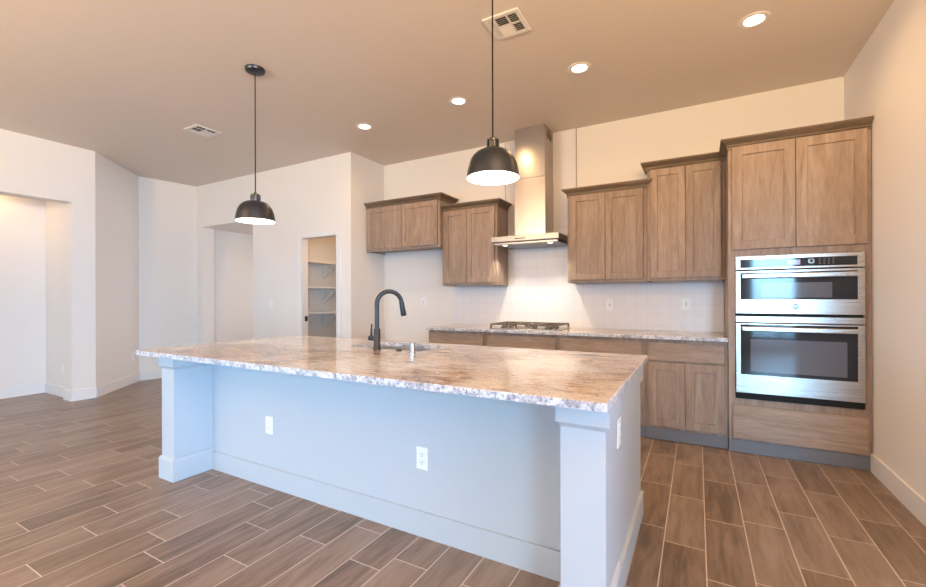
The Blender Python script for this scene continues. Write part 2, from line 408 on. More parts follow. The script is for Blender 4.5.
# ------------------------------------------------------------------ pantry shelves (front edge along the left wall)
def shelf(z, label):
    o = thing('pantry_shelf', label, 'shelf', (-5.15, 4.9, z), 'white shelves in the pantry')
    bm = BM(); bx(bm, -5.298, -5.0, 4.28, 5.49, z - .03, z, .003); obj('shelf_board', bm, TRIM, o)
    bm = BM(); bx(bm, -5.298, -5.28, 4.28, 5.49, z - .1, z - .031); obj('wall_cleat', bm, TRIM, o)
    for y in (4.92,):
        bm = BM(); th = .022
        bx(bm, -5.279, -5.26, y - th, y + th, z - .25, z - .031); bx(bm, -5.26, -5.02, y - th, y + th, z - .045, z - .031)
        pts = [(-5.045, z - .045), (-5.015, z - .045), (-5.26, z - .25), (-5.26, z - .215)]
        a = [bm.verts.new((px, y - th * .8, pz)) for px, pz in pts]; b = [bm.verts.new((px, y + th * .8, pz)) for px, pz in pts]
        bm.faces.new(a); bm.faces.new(list(reversed(b)))
        for i in range(4): bm.faces.new((a[i], b[i], b[(i + 1) % 4], a[(i + 1) % 4]))
        obj('bracket', bm, TRIM, o)
shelf(1.815, 'topmost white shelf seen through the pantry doorway')
shelf(1.43, 'middle white shelf seen through the pantry doorway')
shelf(1.04, 'lowest white pantry shelf in view, just above the island top')

# ------------------------------------------------------------------ cabinets
def shaker(name, x0, x1, z0, z1, yf, parent, m=None, rail=.06, t=.02):
    """shaker door facing -y, front face at yf"""
    m = m or WOODV; bm = BM(); b = .004
    def ring(ax0, ax1, az0, az1, y): return [bm.verts.new((ax0, y, az0)), bm.verts.new((ax1, y, az0)), bm.verts.new((ax1, y, az1)), bm.verts.new((ax0, y, az1))]
    back = ring(x0, x1, z0, z1, yf + t); o1 = ring(x0, x1, z0, z1, yf + .002); o2 = ring(x0 + .002, x1 - .002, z0 + .002, z1 - .002, yf)
    i1 = ring(x0 + rail, x1 - rail, z0 + rail, z1 - rail, yf); i2 = ring(x0 + rail + .003, x1 - rail - .003, z0 + rail + .003, z1 - rail - .003, yf + .009)
    bm.faces.new(back); bm.faces.new(i2)
    for a, c in ((back, o1), (o1, o2), (o2, i1), (i1, i2)):
        for i in range(4): bm.faces.new((a[i], a[(i + 1) % 4], c[(i + 1) % 4], c[i]))
    return obj(name, bm, m, parent)
def slab_front(name, x0, x1, z0, z1, yf, parent, m=None, t=.02):
    bm = BM(); bx(bm, x0, x1, yf, yf + t, z0, z1, .003); return obj(name, bm, m or WOODH, parent)
CROWN = [(0, -.014), (.009, -.014), (.009, -.002), (.004, 0), (.004, .005), (.013, .009), (.013, .017), (.008, .019), (.008, .024), (.019, .030), (.034, .042), (.044, .047), (.044, .052), (.052, .055), (.052, .066), (0, .066)]  # (out, up)
def crown(x0, x1, yf, yb, z, parent, left=True, right=True, sc=1.0, ybl=None):
    """moulding run: left return, front, right return"""
    bm = BM(); rows = []
    prof = [(a * sc, b * sc) for a, b in CROWN]
    for out, up in prof:
        p = []
        if left: p.append((x0 - out, ybl or yb, z + up))
        p.append((x0 - (out if left else 0), yf - out, z + up)); p.append((x1 + (out if right else 0), yf - out, z + up))
        if right: p.append((x1 + out, yb, z + up))
        rows.append([bm.verts.new(q) for q in p])
    for a, b in zip(rows, rows[1:] + rows[:1]):
        for i in range(len(a) - 1): bm.faces.new((a[i], a[i + 1], b[i + 1], b[i]))
    bm.faces.new([r[0] for r in rows]); bm.faces.new([r[-1] for r in reversed(rows)])
    return obj('crown_moulding', bm, WOODC, parent)
def wall_cabinet(label, x0, x1, yf, z0, z1, split, left=True, right=True, group='wall cabinets', stile=.03):
    o = thing('wall_cabinet', label, 'cabinet', ((x0 + x1) / 2, (yf + YB) / 2, z0), group)
    bm = BM()
    t = .018
    bx(bm, x0, x1, yf + t, YB - .002, z0 + .022, z1)                                 # carcass, bottom set up behind the frame
    bx(bm, x0, x0 + stile + .01, yf, yf + t, z0, z1); bx(bm, x1 - stile - .01, x1, yf, yf + t, z0, z1)
    bx(bm, x0 + stile + .01, x1 - stile - .01, yf, yf + t, z0, z0 + .05); bx(bm, x0 + stile + .01, x1 - stile - .01, yf, yf + t, z1 - .06, z1)
    bx(bm, x0, x0 + .012, yf + t, YB - .002, z0, z0 + .022); bx(bm, x1 - .012, x1, yf + t, YB - .002, z0, z0 + .022)
    obj('cabinet_body', bm, WOODV, o)
    g = .002
    shaker('door', x0 + stile, split - g, z0 + .03, z1 - .022, yf - .021, o)
    shaker('door', split + g, x1 - stile, z0 + .03, z1 - .022, yf - .021, o)
    crown(x0, x1, yf, YB - .002, z1 - .012, o, left, right)
    return o
wall_cabinet('short wall cabinet over the refrigerator alcove, leftmost', -3.865, -2.71, 4.345, 1.862, 2.452, -3.27, False, True)
wall_cabinet('tall wall cabinet between the hood and the alcove cabinet', -2.706, -1.98, 4.40, 1.395, 2.31, -2.365, True, True)
wall_cabinet('wall cabinet just right of the range hood', -1.18, -.42, 4.40, 1.40, 2.315, -.80, True, True)
wall_cabinet('taller wall cabinet beside the oven tower', -.416, .218, 4.40, 1.402, 2.472, -.09, True, False)

# oven tower
OY = 4.06
OX0_, OX1_ = .222, 1.09
tower = thing('oven_cabinet', 'full height wood oven cabinet in the right corner', 'cabinet', (.65, 4.39, 0))
bm = BM(); t = .02; xa, xb = .268, 1.052
bx(bm, OX0_, .232, OY, YB - .002, .1, 2.462); bx(bm, 1.07, OX1_, OY, YB - .002, .0, 2.462)             # sides
bx(bm, .232, xa - .0, OY, OY + t, .1, 2.462); bx(bm, xb, 1.07, OY, OY + t, .1, 2.462)                  # stiles
for a, b in ((.1, .125), (.38, .435), (1.575, 1.64), (2.43, 2.462)): bx(bm, xa, xb, OY, OY + t, a, b)
bx(bm, .232, 1.07, OY + t, YB - .002, .1, .12); bx(bm, .232, 1.07, OY + t, YB - .002, .39, .43); bx(bm, .232, 1.07, OY + t, YB - .002, 1.59, 1.62)
bx(bm, .232, 1.07, YB - .012, YB - .002, .12, 2.44); bx(bm, .232, 1.07, OY + t, YB - .012, 2.44, 2.462)
obj('cabinet_body', bm, WOODV, tower)
shaker('door', .246, .6555, 1.628, 2.452, OY - .021, tower, rail=.068); shaker('door', .6595, 1.066, 1.628, 2.452, OY - .021, tower, rail=.068)
slab_front('drawer_front', .25, 1.07, .118, .386, OY - .021, tower)
bm = BM(); bx(bm, OX0_, OX1_, OY + .004, OY + .02, 0, .1); bx(bm, OX0_, OX1_, OY - .004, OY + .004, 0.004, .104, .002); obj('toe_kick', bm, TOE, tower)
crown(OX0_, OX1_, OY, YB - .002, 2.455, tower, True, False, ybl=4.338)

# wall oven / microwave combination, fitted in the tower
ov = thing('wall_oven', 'stainless double wall oven built into the oven cabinet', 'oven', (.657, 4.2, .437))
bm = BM(); bx(bm, .275, 1.045, OY - .004, 4.6, .437, 1.57); obj('oven_body', bm, DARK, ov)
VF = 4.03
bm = BM(); bx(bm, .27, 1.05, VF, VF + .025, 1.463, 1.572, .004, 2); cp = obj('control_panel', bm, STEELH, ov)
bm = BM(); bx(bm, .302, 1.006, VF - .003, VF + .001, 1.479, 1.544, .001); obj('control_glass', bm, BLACKGLASS, cp)
bm = BM(); bx(bm, .604, .681, VF - .004, VF - .002, 1.492, 1.53); obj('display', bm, DISPLAY, cp)
bm = BM(); lathe(bm, [(.0, 0), (.013, 0), (.013, .014), (.017, .014), (.018, .010), (.018, 0), (.019, 0)]); bmesh.ops.transform(bm, matrix=Matrix.Translation((.744, VF - .003, 1.515)) @ Matrix.Rotation(R(90), 4, 'X'), verts=bm.verts)
obj('control_knob', bm, STEELH, cp, True)
bm = BM()
for i in range(4):
    for j in range(3): bx(bm, .79 + i * .026, .80 + i * .026, VF - .0042, VF - .0028, 1.494 + j * .017, 1.4975 + j * .017)
obj('key_markings', bm, MARK, cp); bm = BM()
for i in range(4): bx(bm, .50 + i * .022, .512 + i * .022, VF - .0042, VF - .0028, 1.51, 1.513)
obj('key_markings', bm, MARK, cp)
def text_mesh(txt, size):
    c = bpy.data.curves.new('txt', 'FONT'); c.body = txt; c.size = size; c.extrude = .0006; c.align_x = 'CENTER'; c.align_y = 'CENTER'
    o = bpy.data.objects.new('txt', c); COL.objects.link(o); dg = bpy.context.evaluated_depsgraph_get()
    me = bpy.data.meshes.new_from_object(o.evaluated_get(dg)); bm = BM(); bm.from_mesh(me)
    bpy.data.objects.remove(o); bpy.data.meshes.remove(me); bpy.data.curves.remove(c); return bm
def oven_door(z0, z1, gz0, gz1, wz0, wz1, wx0, wx1, hz, badge=None, name='microwave_door'):
    bm = BM(); bx(bm, .27, 1.05, VF, VF + .028, z0, z1, .004, 2); d = obj(name, bm, STEELH, ov)
    bm = BM(); bx(bm, .303, 1.008, VF - .004, VF + .001, gz0, gz1, .002); obj('door_glass', bm, BLACKGLASS, d)
    bm = BM(); bx(bm, wx0, wx1, VF - .0048, VF - .003, wz0, wz1); obj('window', bm, WINGLASS, d)
    bm = BM()
    bx(bm, .309, 1.0, VF - .062, VF - .036, hz - .018, hz + .018, .006, 2)
    for x in (.33, .979): bx(bm, x - .014, x + .014, VF - .04, VF - .0035, hz - .012, hz + .012, .003)
    obj('handle', bm, STEELH, d)
    if badge:
        bm = BM(); cyl(bm, (.653, VF - .002, badge), .021, .004, 'Y', 32); b = obj('badge', bm, mat('badge_grey', '#6E7078', .35, .5), d, True)
        bm = BM(); lathe(bm, [(.0175, 0), (.019, .0008), (.0205, 0)], seg=32); tm = text_mesh('GE', .02)
        bmesh.ops.transform(tm, matrix=Matrix.Shear('XZ', 4, (0, 0)) if False else Matrix.Identity(4), verts=tm.verts)
        me = bpy.data.meshes.new('tmp'); tm.to_mesh(me); tm.free(); bm.from_mesh(me); bpy.data.meshes.remove(me)
        bmesh.ops.transform(bm, matrix=Matrix.Translation((.653, VF - .0042, badge)) @ Matrix.Rotation(R(90), 4, 'X'), verts=bm.verts)
        obj('badge_lettering', bm, CHROME, b)
    return d
oven_door(1.116, 1.456, 1.229, 1.439, 1.243, 1.357, .437, .866, 1.411, 1.175)
bm = BM(); bx(bm, .27, 1.05, VF + .001, VF + .02, 1.048, 1.098, .003); mid = obj('middle_trim', bm, STEELH, ov)
bm = BM()
for i in range(8): bx(bm, .33 + i * .083, .39 + i * .083, VF - .0003, VF + .004, 1.1, 1.106)
obj('vent_slots', bm, DARK, mid)
oven_door(.488, 1.042, .636, 1.032, .662, .918, .368, .949, 1.0, None, 'oven_door')
bm = BM(); bx(bm, .27, 1.05, VF + .012, VF + .03, .442, .484)
for i in range(4): bx(bm, .28, 1.04, VF + .004, VF + .013, .446 + i * .009, .450 + i * .009)
obj('lower_vent', bm, DARK, ov)

# base cabinets
def base_cabinet(label, x0, x1, split):
    yf = 4.092
    o = thing('base_cabinet', label, 'cabinet', ((x0 + x1) / 2, 4.4, 0), 'base cabinets along the back wall')
    bm = BM(); st = .024; t = .02
    bx(bm, x0, x1, yf + t, YB - .004, .1, .883)
    bx(bm, x0, x0 + st + .01, yf, yf + t, .1, .883); bx(bm, x1 - st - .01, x1, yf, yf + t, .1, .883)
    for a, b in ((.1, .135), (.67, .71), (.838, .883)): bx(bm, x0 + st + .01, x1 - st - .01, yf, yf + t, a, b)
    obj('cabinet_body', bm, WOODV, o)
    slab_front('drawer_front', x0 + st, x1 - st, .694, .85, yf - .021, o)
    shaker('door', x0 + st, split - .002, .122, .682, yf - .021, o, rail=.068); shaker('door', split + .002, x1 - st, .122, .682, yf - .021, o, rail=.068)
    bm = BM(); bx(bm, x0, x1, yf + .02, yf + .04, 0, .1); bx(bm, x0, x1, yf - .006, yf + .02, .004, .1, .002); obj('toe_kick', bm, TOE, o)
base_cabinet('base cabinet at the left end of the back counter', -2.708, -1.981, -2.36)
base_cabinet('base cabinet under the gas cooktop', -1.979, -1.191, -1.585)
base_cabinet('base cabinet second from the oven tower', -1.189, -.407, -.80)
base_cabinet('base cabinet next to the oven tower, doors in full view', -.405, .22, -.092)

# back counter slab
def two_mat_slab(name, x0, x1, y0, y1, z0, z1, hole=None):
    bm = BM()
    def loop(pts, z): return [bm.verts.new((x, y, z)) for x, y in pts]
    outer = [(x0, y0), (x1, y0), (x1, y1), (x0, y1)]; b = .004
    out_in = [(x0 + b, y0 + b), (x1 - b, y0 + b), (x1 - b, y1 - b), (x0 + b, y1 - b)]
    lp = {'tb': loop(out_in, z1), 't': loop(outer, z1 - b), 'b': loop(outer, z0)}
    def strip(a, c, mi):
        for i in range(len(a)):
            f = bm.faces.new((a[i], a[(i + 1) % len(a)], c[(i + 1) % len(a)], c[i])); f.material_index = mi
    strip(lp['tb'], lp['t'], 1); strip(lp['t'], lp['b'], 1)
    if not hole: bm.faces.new(lp['tb']); bm.faces.new(lp['b'])
    else:
        hx0, hx1, hy0, hy1, r = hole; pts = []
        for cx, cy, a0 in ((hx1 - r, hy1 - r, 0), (hx0 + r, hy1 - r, 90), (hx0 + r, hy0 + r, 180), (hx1 - r, hy0 + r, 270)):
            for k in range(7): a = R(a0 + 15 * k); pts.append((cx + r * math.cos(a), cy + r * math.sin(a)))
        ht, hb = loop(pts, z1), loop(pts, z0); strip(ht, hb, 1)
        for o_, h_ in ((lp['tb'], ht), (lp['b'], hb)):
            es = []
            for l_ in (o_, h_):
                for i in range(len(l_)):
                    e = bm.edges.get((l_[i], l_[(i + 1) % len(l_)])) or bm.edges.new((l_[i], l_[(i + 1) % len(l_)])); es.append(e)
            bmesh.ops.triangle_fill(bm, edges=es, use_beauty=True)
    return obj(name, bm, [GRAN, GEDGE])
tag(two_mat_slab('kitchen_countertop', -2.714, .219, 4.048, YB - .002, .885, .915), 'granite countertop along the back wall under the cooktop', 'countertop')

# backsplash tile
bm = BM()
y0 = YB - .009
bx(bm, -2.75, .219, y0, YB, .9155, 1.3945); bx(bm, -2.007, -1.985, y0, YB, 1.3945, H - .001); bx(bm, -1.978, -1.17, y0, YB, 1.3945, H - .001)
bmesh.ops.remove_doubles(bm, verts=bm.verts, dist=.0001)
sp_ = struct('kitchen_backsplash', bm, TILE); sp_.name = 'trim_2'; tag(sp_, 'white square tile backsplash running up to the ceiling behind the hood', kind='structure')
bm = BM(); bx(bm, -1.17, -1.162, YB - .011, YB - .001, 2.42, H - .001); bx(bm, -2.015, -2.007, YB - .011, YB - .001, 2.42, H - .001)
o = obj('edge_strip', bm, mat('tile_edge_trim', '#A99A90', .4), None); o.name = 'trim_3'; tag(o, 'thin trim strips on the edges of the tall tile panel', kind='structure')

# range hood
hd = thing('range_hood', 'stainless chimney range hood over the cooktop', 'range hood', (-1.595, 4.46, 1.82))
YH = YB - .0095
bm = BM(); bx(bm, -1.977, -1.222, 4.22, YH, 1.85, 1.912, .004, 2); can = obj('canopy', bm, STEELC, hd)
bm = BM(); bx(bm, -1.95, -1.24, 4.25, YH - .02, 1.822, 1.846, .003); und = obj('filter_pan', bm, STEELC, can)
bm = BM()
for x in (-1.85, -1.34):
    bm = BM(); cyl(bm, (x, 4.32, 1.8215), .026, .002); obj('hood_lamp', bm, LENS, und)
bm = BM(); bx(bm, -1.70, -1.58, 4.2185, 4.2205, 1.872, 1.882); obj('control_strip', bm, DARK, can)
bm = BM(); bx(bm, -1.776, -1.424, 4.418, YH, 1.908, 2.56, .003); obj('lower_flue', bm, STEELV, hd)
bm = BM(); bx(bm, -1.7735, -1.4265, 4.4205, YH, 2.56, H - .001, .003); up = obj('upper_flue', bm, STEELV, hd)
bm = BM()
for i in range(3):
    y = 4.50 + i * .055
    pts = [(y, 3.07), (y + .03, 3.06), (y + .03, 2.985), (y, 2.995)]
    a = [bm.verts.new((-1.4275, p, q)) for p, q in pts]; b = [bm.verts.new((-1.4255, p, q)) for p, q in pts]
    bm.faces.new(a); bm.faces.new(b)
    for k in range(4): bm.faces.new((a[k], a[(k + 1) % 4], b[(k + 1) % 4], b[k]))
obj('flue_vent', bm, DARK, up)
for x in (-1.85, -1.34):
    l = bpy.data.lights.new('hood_light', 'SPOT'); l.energy = 22; l.color = (1, .92, .74); l.spot_size = R(110); l.spot_blend = .6; l.shadow_soft_size = .025
    lo = bpy.data.objects.new('hood_light', l); COL.objects.link(lo); lo.location = (x, 4.32, 1.812)

# cooktop
ck = thing('gas_cooktop', 'gas cooktop with iron grates on the back counter', 'cooktop', (-1.59, 4.38, .915))
bm = BM(); bx(bm, -1.965, -1.215, 4.13, 4.64, .9155, .923, .003); obj('cooktop_plate', bm, STEELH, ck)
for gi, (gx0, gx1) in enumerate(((-1.955, -1.715), (-1.71, -1.47), (-1.465, -1.225))):
    bm = BM(); gy0 = 4.15 if gi != 1 else 4.26; gy1 = 4.62; zt = .972; w_ = .012
    for a in (gy0, gy1 - w_): bx(bm, gx0, gx1, a, a + w_, zt - .014, zt, .002)
    for a in (gx0, gx1 - w_): bx(bm, a, a + w_, gy0 + w_, gy1 - w_, zt - .014, zt, .002)
    cx = (gx0 + gx1) / 2
    for cy in ((4.27, 4.5) if gi != 1 else (4.44,)):
        bx(bm, gx0 + w_, cx - .035, cy - .005, cy + .005, zt - .012, zt); bx(bm, cx + .035, gx1 - w_, cy - .005, cy + .005, zt - .012, zt)
        bx(bm, cx - .005, cx + .005, cy + .035, min(cy + .11, gy1 - w_), zt - .012, zt); bx(bm, cx - .005, cx + .005, max(cy - .11, gy0 + w_), cy - .035, zt - .012, zt)
    if gi != 1: bx(bm, gx0 + w_, gx1 - w_, 4.38, 4.39, zt - .012, zt)
    for a in (gx0, gx1 - w_):
        for b_ in (gy0, gy1 - .018): bx(bm, a - .003, a + w_ + .003, b_, b_ + .018, .923, zt - .014, .002)
    obj('grate', bm, IRON, ck)
    for cy in ((4.27, 4.5) if gi != 1 else (4.44,)):
        bm = BM(); lathe(bm, [(0, .026), (.028, .026), (.032, .022), (.032, .014), (.042, .012), (.045, 0), (0, 0)], (cx, cy, .923), 24); obj('burner', bm, [mat('burner_brass', '#6E6455', .45, .5)], ck, True)
for i in range(5):
    bm = BM(); lathe(bm, [(0, .026), (.016, .026), (.018, .022), (.02, .004), (.024, 0), (0, 0)], (-1.755 + i * .062, 4.185, .923), 20); obj('knob', bm, CHROME, ck, True)

# ------------------------------------------------------------------ island
isl = thing('kitchen_island', 'white painted kitchen island with corner pillars', 'island', (-1.77, 2.1, 0))
IX0, IX1, IZ = -3.25, -.29, .862
bm = BM(); bx(bm, IX0, IX1, 1.85, 1.97, 0, IZ); bx(bm, IX0, IX0 + .1, 1.97, 2.65, 0, IZ); bx(bm, IX1 - .1, IX1, 1.97, 2.65, 0, IZ); bx(bm, IX0 + .1, IX1 - .1, 2.72, 2.74, .1, IZ); obj('island_body', bm, ISL, isl)
bm = BM(); base_run(bm, -3.13, -.455, 1.835, 1.85); base_run(bm, IX1, IX1 + T, 1.85, 2.65); base_run(bm, IX0 - T - .035, IX0, 1.85, 2.65); obj('baseboard', bm, ISL, isl)
def pillar(x0, x1, y0, y1):
    bm = BM(); bx(bm, x0, x1, y0, y1, 0, IZ); p = obj('pillar', bm, ISL, isl)
    bm = BM(); ca = .016
    prof = [(0, .762), (ca, .782), (ca, IZ)]
    rows = [[bm.verts.new(q) for q in ((x0 - o_, y1, z), (x0 - o_, y0 - o_, z), (x1 + o_, y0 - o_, z), (x1 + o_, y1, z))] for o_, z in prof]
    for a, b in zip(rows, rows[1:]):
        for i in range(4): bm.faces.new((a[i], a[(i + 1) % 4], b[(i + 1) % 4], b[i]))
    bm.faces.new(rows[-1]); bm.faces.new(list(reversed(rows[0])))
    obj('cap', bm, ISL, p)
    bm = BM(); rows = [[bm.verts.new(q) for q in ((x0 - o_, y1, z), (x0 - o_, y0 - o_, z), (x1 + o_, y0 - o_, z), (x1 + o_, y1, z))] for o_, z in [(T, 0), (T, .135), (.009, .15), (0, .155)]]
    for a, b in zip(rows, rows[1:]):
        for i in range(4): bm.faces.new((a[i], a[(i + 1) % 4], b[(i + 1) % 4], b[i]))
    bm.faces.new(rows[-1]); bm.faces.new(list(reversed(rows[0])))
    obj('plinth', bm, ISL, p)
pillar(-3.285, -3.13, 1.585, 1.85); pillar(-.455, -.29, 1.585, 1.85)
bm = BM(); bx(bm, IX1, IX1 + .016, 1.85, 2.65, .775, IZ, .003); obj('side_trim', bm, ISL, isl)
SX0, SX1, SY0, SY1 = -2.27, -1.60, 2.345, 2.69
tag(two_mat_slab('island_countertop', -3.39, -.264, 1.472, 2.82, .863, .893, (SX0, SX1, SY0, SY1, .05)), 'polished granite slab on top of the kitchen island', 'countertop')
# undermount sink
sk = thing('kitchen_sink', 'stainless undermount sink set in the island countertop', 'sink', ((SX0 + SX1) / 2, (SY0 + SY1) / 2, .65))
bm = BM()
def rr(x0, x1, y0, y1, r, z):
    v = []
    for cx, cy, a0 in ((x1 - r, y1 - r, 0), (x0 + r, y1 - r, 90), (x0 + r, y0 + r, 180), (x1 - r, y0 + r, 270)):
        for k in range(7): a = R(a0 + 15 * k); v.append(bm.verts.new((cx + r * math.cos(a), cy + r * math.sin(a), z)))
    return v
rings = [rr(SX0 - .02, SX1 + .02, SY0 - .02, SY1 + .02, .06, .862), rr(SX0 - .004, SX1 + .004, SY0 - .004, SY1 + .004, .05, .862), rr(SX0, SX1, SY0, SY1, .05, .69), rr(SX0 + .03, SX1 - .03, SY0 + .03, SY1 - .03, .04, .665)]
for a, b in zip(rings, rings[1:]):
    for i in range(28): bm.faces.new((a[i], a[(i + 1) % 28], b[(i + 1) % 28], b[i]))
bm.faces.new(rings[-1]); obj('basin', bm, SINKM, sk, True)
bm = BM(); lathe(bm, [(0, .004), (.03, .004), (.04, .006), (.045, .001)], ((SX0 + SX1) / 2, (SY0 + SY1) / 2, .665), 24); obj('drain', bm, CHROME, sk, True)
# faucet
fz = .893; fx_, fy_ = -1.945, 2.29
fa = thing('kitchen_faucet', 'matte black gooseneck faucet behind the island sink', 'faucet', (fx_, fy_, fz))
d = Vector((.60, .80, 0))
bm = BM(); lathe(bm, [(0, 0), (.027, 0), (.027, .006), (.024, .010), (.0235, .135), (.021, .142), (.0175, .145), (0, .145)], (fx_, fy_, fz), 28); obj('faucet_body', bm, BLK, fa, True)
bm = BM(); pts = [Vector((fx_, fy_, fz + .143)), Vector((fx_, fy_, fz + .305))]; rad = .088
for k in range(1, 19):
    a = R(180 - k * 9.7); pts.append(Vector((fx_, fy_, fz + .314)) + d * (rad + rad * math.cos(a)) + Vector((0, 0, rad * math.sin(a))))
tube(bm, pts, .0155, 18); obj('spout', bm, BLK, fa, True)
e = pts[-1]; dirn = (pts[-1] - pts[-2]).normalized()
bm = BM(); tube(bm, [e - dirn * .01, e + dirn * .005, e + dirn * .03, e + dirn * .085, e + dirn * .095], [.0165, .0175, .018, .0205, .0185], 18); obj('spray_head', bm, BLK, fa, True)
bm = BM(); tube(bm, [(fx_ - .015, fy_, fz + .075), (fx_ - .05, fy_, fz + .075), (fx_ - .068, fy_, fz + .075)], [.015, .0185, .0175], 16)
hn = obj('handle', bm, BLK, fa, True)
bm = BM(); tube(bm, [(fx_ - .05, fy_, fz + .085), (fx_ - .048, fy_ - .004, fz + .12), (fx_ - .04, fy_ - .008, fz + .175)], [.009, .007, .0055], 12); obj('lever', bm, BLK, hn, True)
bm = BM(); lathe(bm, [(0, .062), (.014, .062), (.0175, .058), (.0175, .004), (.021, .003), (.021, 0), (0, 0)], (-1.64, 2.285, fz + .0002), 28)
tag(obj('air_gap', bm, CHROME, None, True), 'small chrome air gap cylinder standing right of the faucet', 'air gap')
bm = BM(); lathe(bm, [(0, .011), (.012, .011), (.013, .006), (.02, .006), (.0225, .003), (.0225, 0), (0, 0)], (-1.765, 2.30, fz + .0002), 28)
tag(obj('disposal_switch', bm, BLK, None, True), 'small black disposal button on the island between faucet and air gap', 'button')

# ------------------------------------------------------------------ outlets and switches
def outlet(name, label, cat, loc, rotz, kind='duplex', group='white wall plates'):
    o = thing(name, label, cat, loc, group); o.rotation_euler = (0, 0, rotz)
    bm = BM(); bx(bm, -.036, .036, -.006, -.0003, -.058, .058, .002)
    pl = obj('cover_plate', bm, PLATE, o, world=False)
    if kind == 'duplex':
        for z in (-.02, .02):
            bm = BM(); bx(bm, -.0165, .0165, -.0085, -.005, z - .0145, z + .0145, .003); s = obj('socket', bm, PLATE, o, world=False)
            bm = BM()
            for x in (-.006, .006): bx(bm, x - .0012, x + .0012, -.0089, -.008, z - .002, z + .007)
            cyl(bm, (0, -.0085, z - .008), .0025, .001, 'Y', 10); obj('slot', bm, SLOT, s, world=False)
    elif kind == 'gfci':
        bm = BM(); bx(bm, -.0165, .0165, -.0085, -.005, -.033, .033, .002); s = obj('socket', bm, PLATE, o, world=False)
        bm = BM()
        for z in (-.02, .02):
            for x in (-.006, .006): bx(bm, x - .0012, x + .0012, -.0089, -.008, z - .002, z + .007)
        bx(bm, -.008, .008, -.0089, -.008, -.004, .004); obj('slot', bm, SLOT, s, world=False)
    elif kind == 'blank': pass
    else:
        bm = BM(); bx(bm, -.016, .016, -.009, -.005, -.033, .033, .002); obj('rocker', bm, PLATE, o, world=False)
    return o
outlet('outlet', 'white outlet on the island front, near its middle', 'outlet', (-1.266, 1.85, .406), 0)
outlet('outlet', 'pale outlet on the island front near the left pillar', 'outlet', (-2.49, 1.85, .407), 0)
outlet('outlet', 'outlet on the right end of the island', 'outlet', (IX1, 1.86, .685), R(90))
outlet('outlet', 'outlet on the wall below the short alcove cabinet', 'outlet', (-3.199, YB, 1.195), 0, 'gfci')
outlet('outlet', 'faint outlet on the tile backsplash under the hood side cabinet', 'outlet', (-.814, y0, 1.17), 0, 'gfci')
outlet('outlet', 'bright outlet on the tile backsplash near the oven tower', 'outlet', (-.097, y0, 1.182), 0, 'gfci')
outlet('light_switch', 'white switch plate left of the pantry doorway', 'switch', (-5.43, 4.06, 1.18), 0, 'switch')
outlet('outlet', 'low outlet on the recess side wall at far left', 'outlet', (-7.1, 2.28, .36), 0)
outlet('outlet', 'low outlet on the angled wall beside the island counter tip', 'outlet', (-7.33, 3.153, .4), math.atan2(.816, -.77), 'duplex')

# ------------------------------------------------------------------ ceiling fittings
def can_light(label, loc, group='recessed ceiling lights'):
    o = thing('recessed_light', label, 'ceiling light', loc, group)
    bm = BM(); lathe(bm, [(.060, -.003), (.070, -.008), (.088, -.006), (.096, -.0005), (.060, -.0005)], seg=40)
    tr = obj('trim_ring', bm, VENTW, o, True, world=False)
    bm = BM(); lathe(bm, [(0, -.005), (.05, -.005), (.060, -.003), (.060, -.0008), (0, -.0008)], seg=40); obj('lens', bm, LENS, o, True, world=False)
    return o
def can_lamp(x, y, z=H, p=None):
    d = bpy.data.lights.new('recessed_lamp', 'AREA'); d.shape = 'DISK'; d.size = .12; d.energy = p or CAN_POWER; d.color = WARM; d.spread = R(160)
    o = bpy.data.objects.new('recessed_lamp', d); COL.objects.link(o); o.location = (x, y, z - .012)
cans = [(.341, 3.461, 'recessed light nearest the right wall, largest in view'), (-.835, 3.49, 'recessed light second from the right wall'),
        (-1.98, 3.513, 'recessed light behind the near pendant cord'), (-3.168, 3.534, 'recessed light farthest left, by the alcove corner')]
proto = can_light(cans[0][2], (cans[0][0], cans[0][1], H))
for x, y, lb in cans[1:]: dup(proto, (x, y, H), lb)
for x, y, lb in cans: can_lamp(x, y)
dup(proto, (-7.38, 1.75, 2.74), 'recessed light inside the left recess'); can_lamp(-7.38, 1.75, 2.74, 3.5)
dup(proto, (-6.4, 5.7, 2.45), 'recessed light in the hallway beyond the opening'); can_lamp(-6.4, 5.7, 2.45, 6)
dup(proto, (-4.35, 4.75, 2.6), 'recessed light inside the pantry'); can_lamp(-4.35, 4.75, 2.6, 6.5)

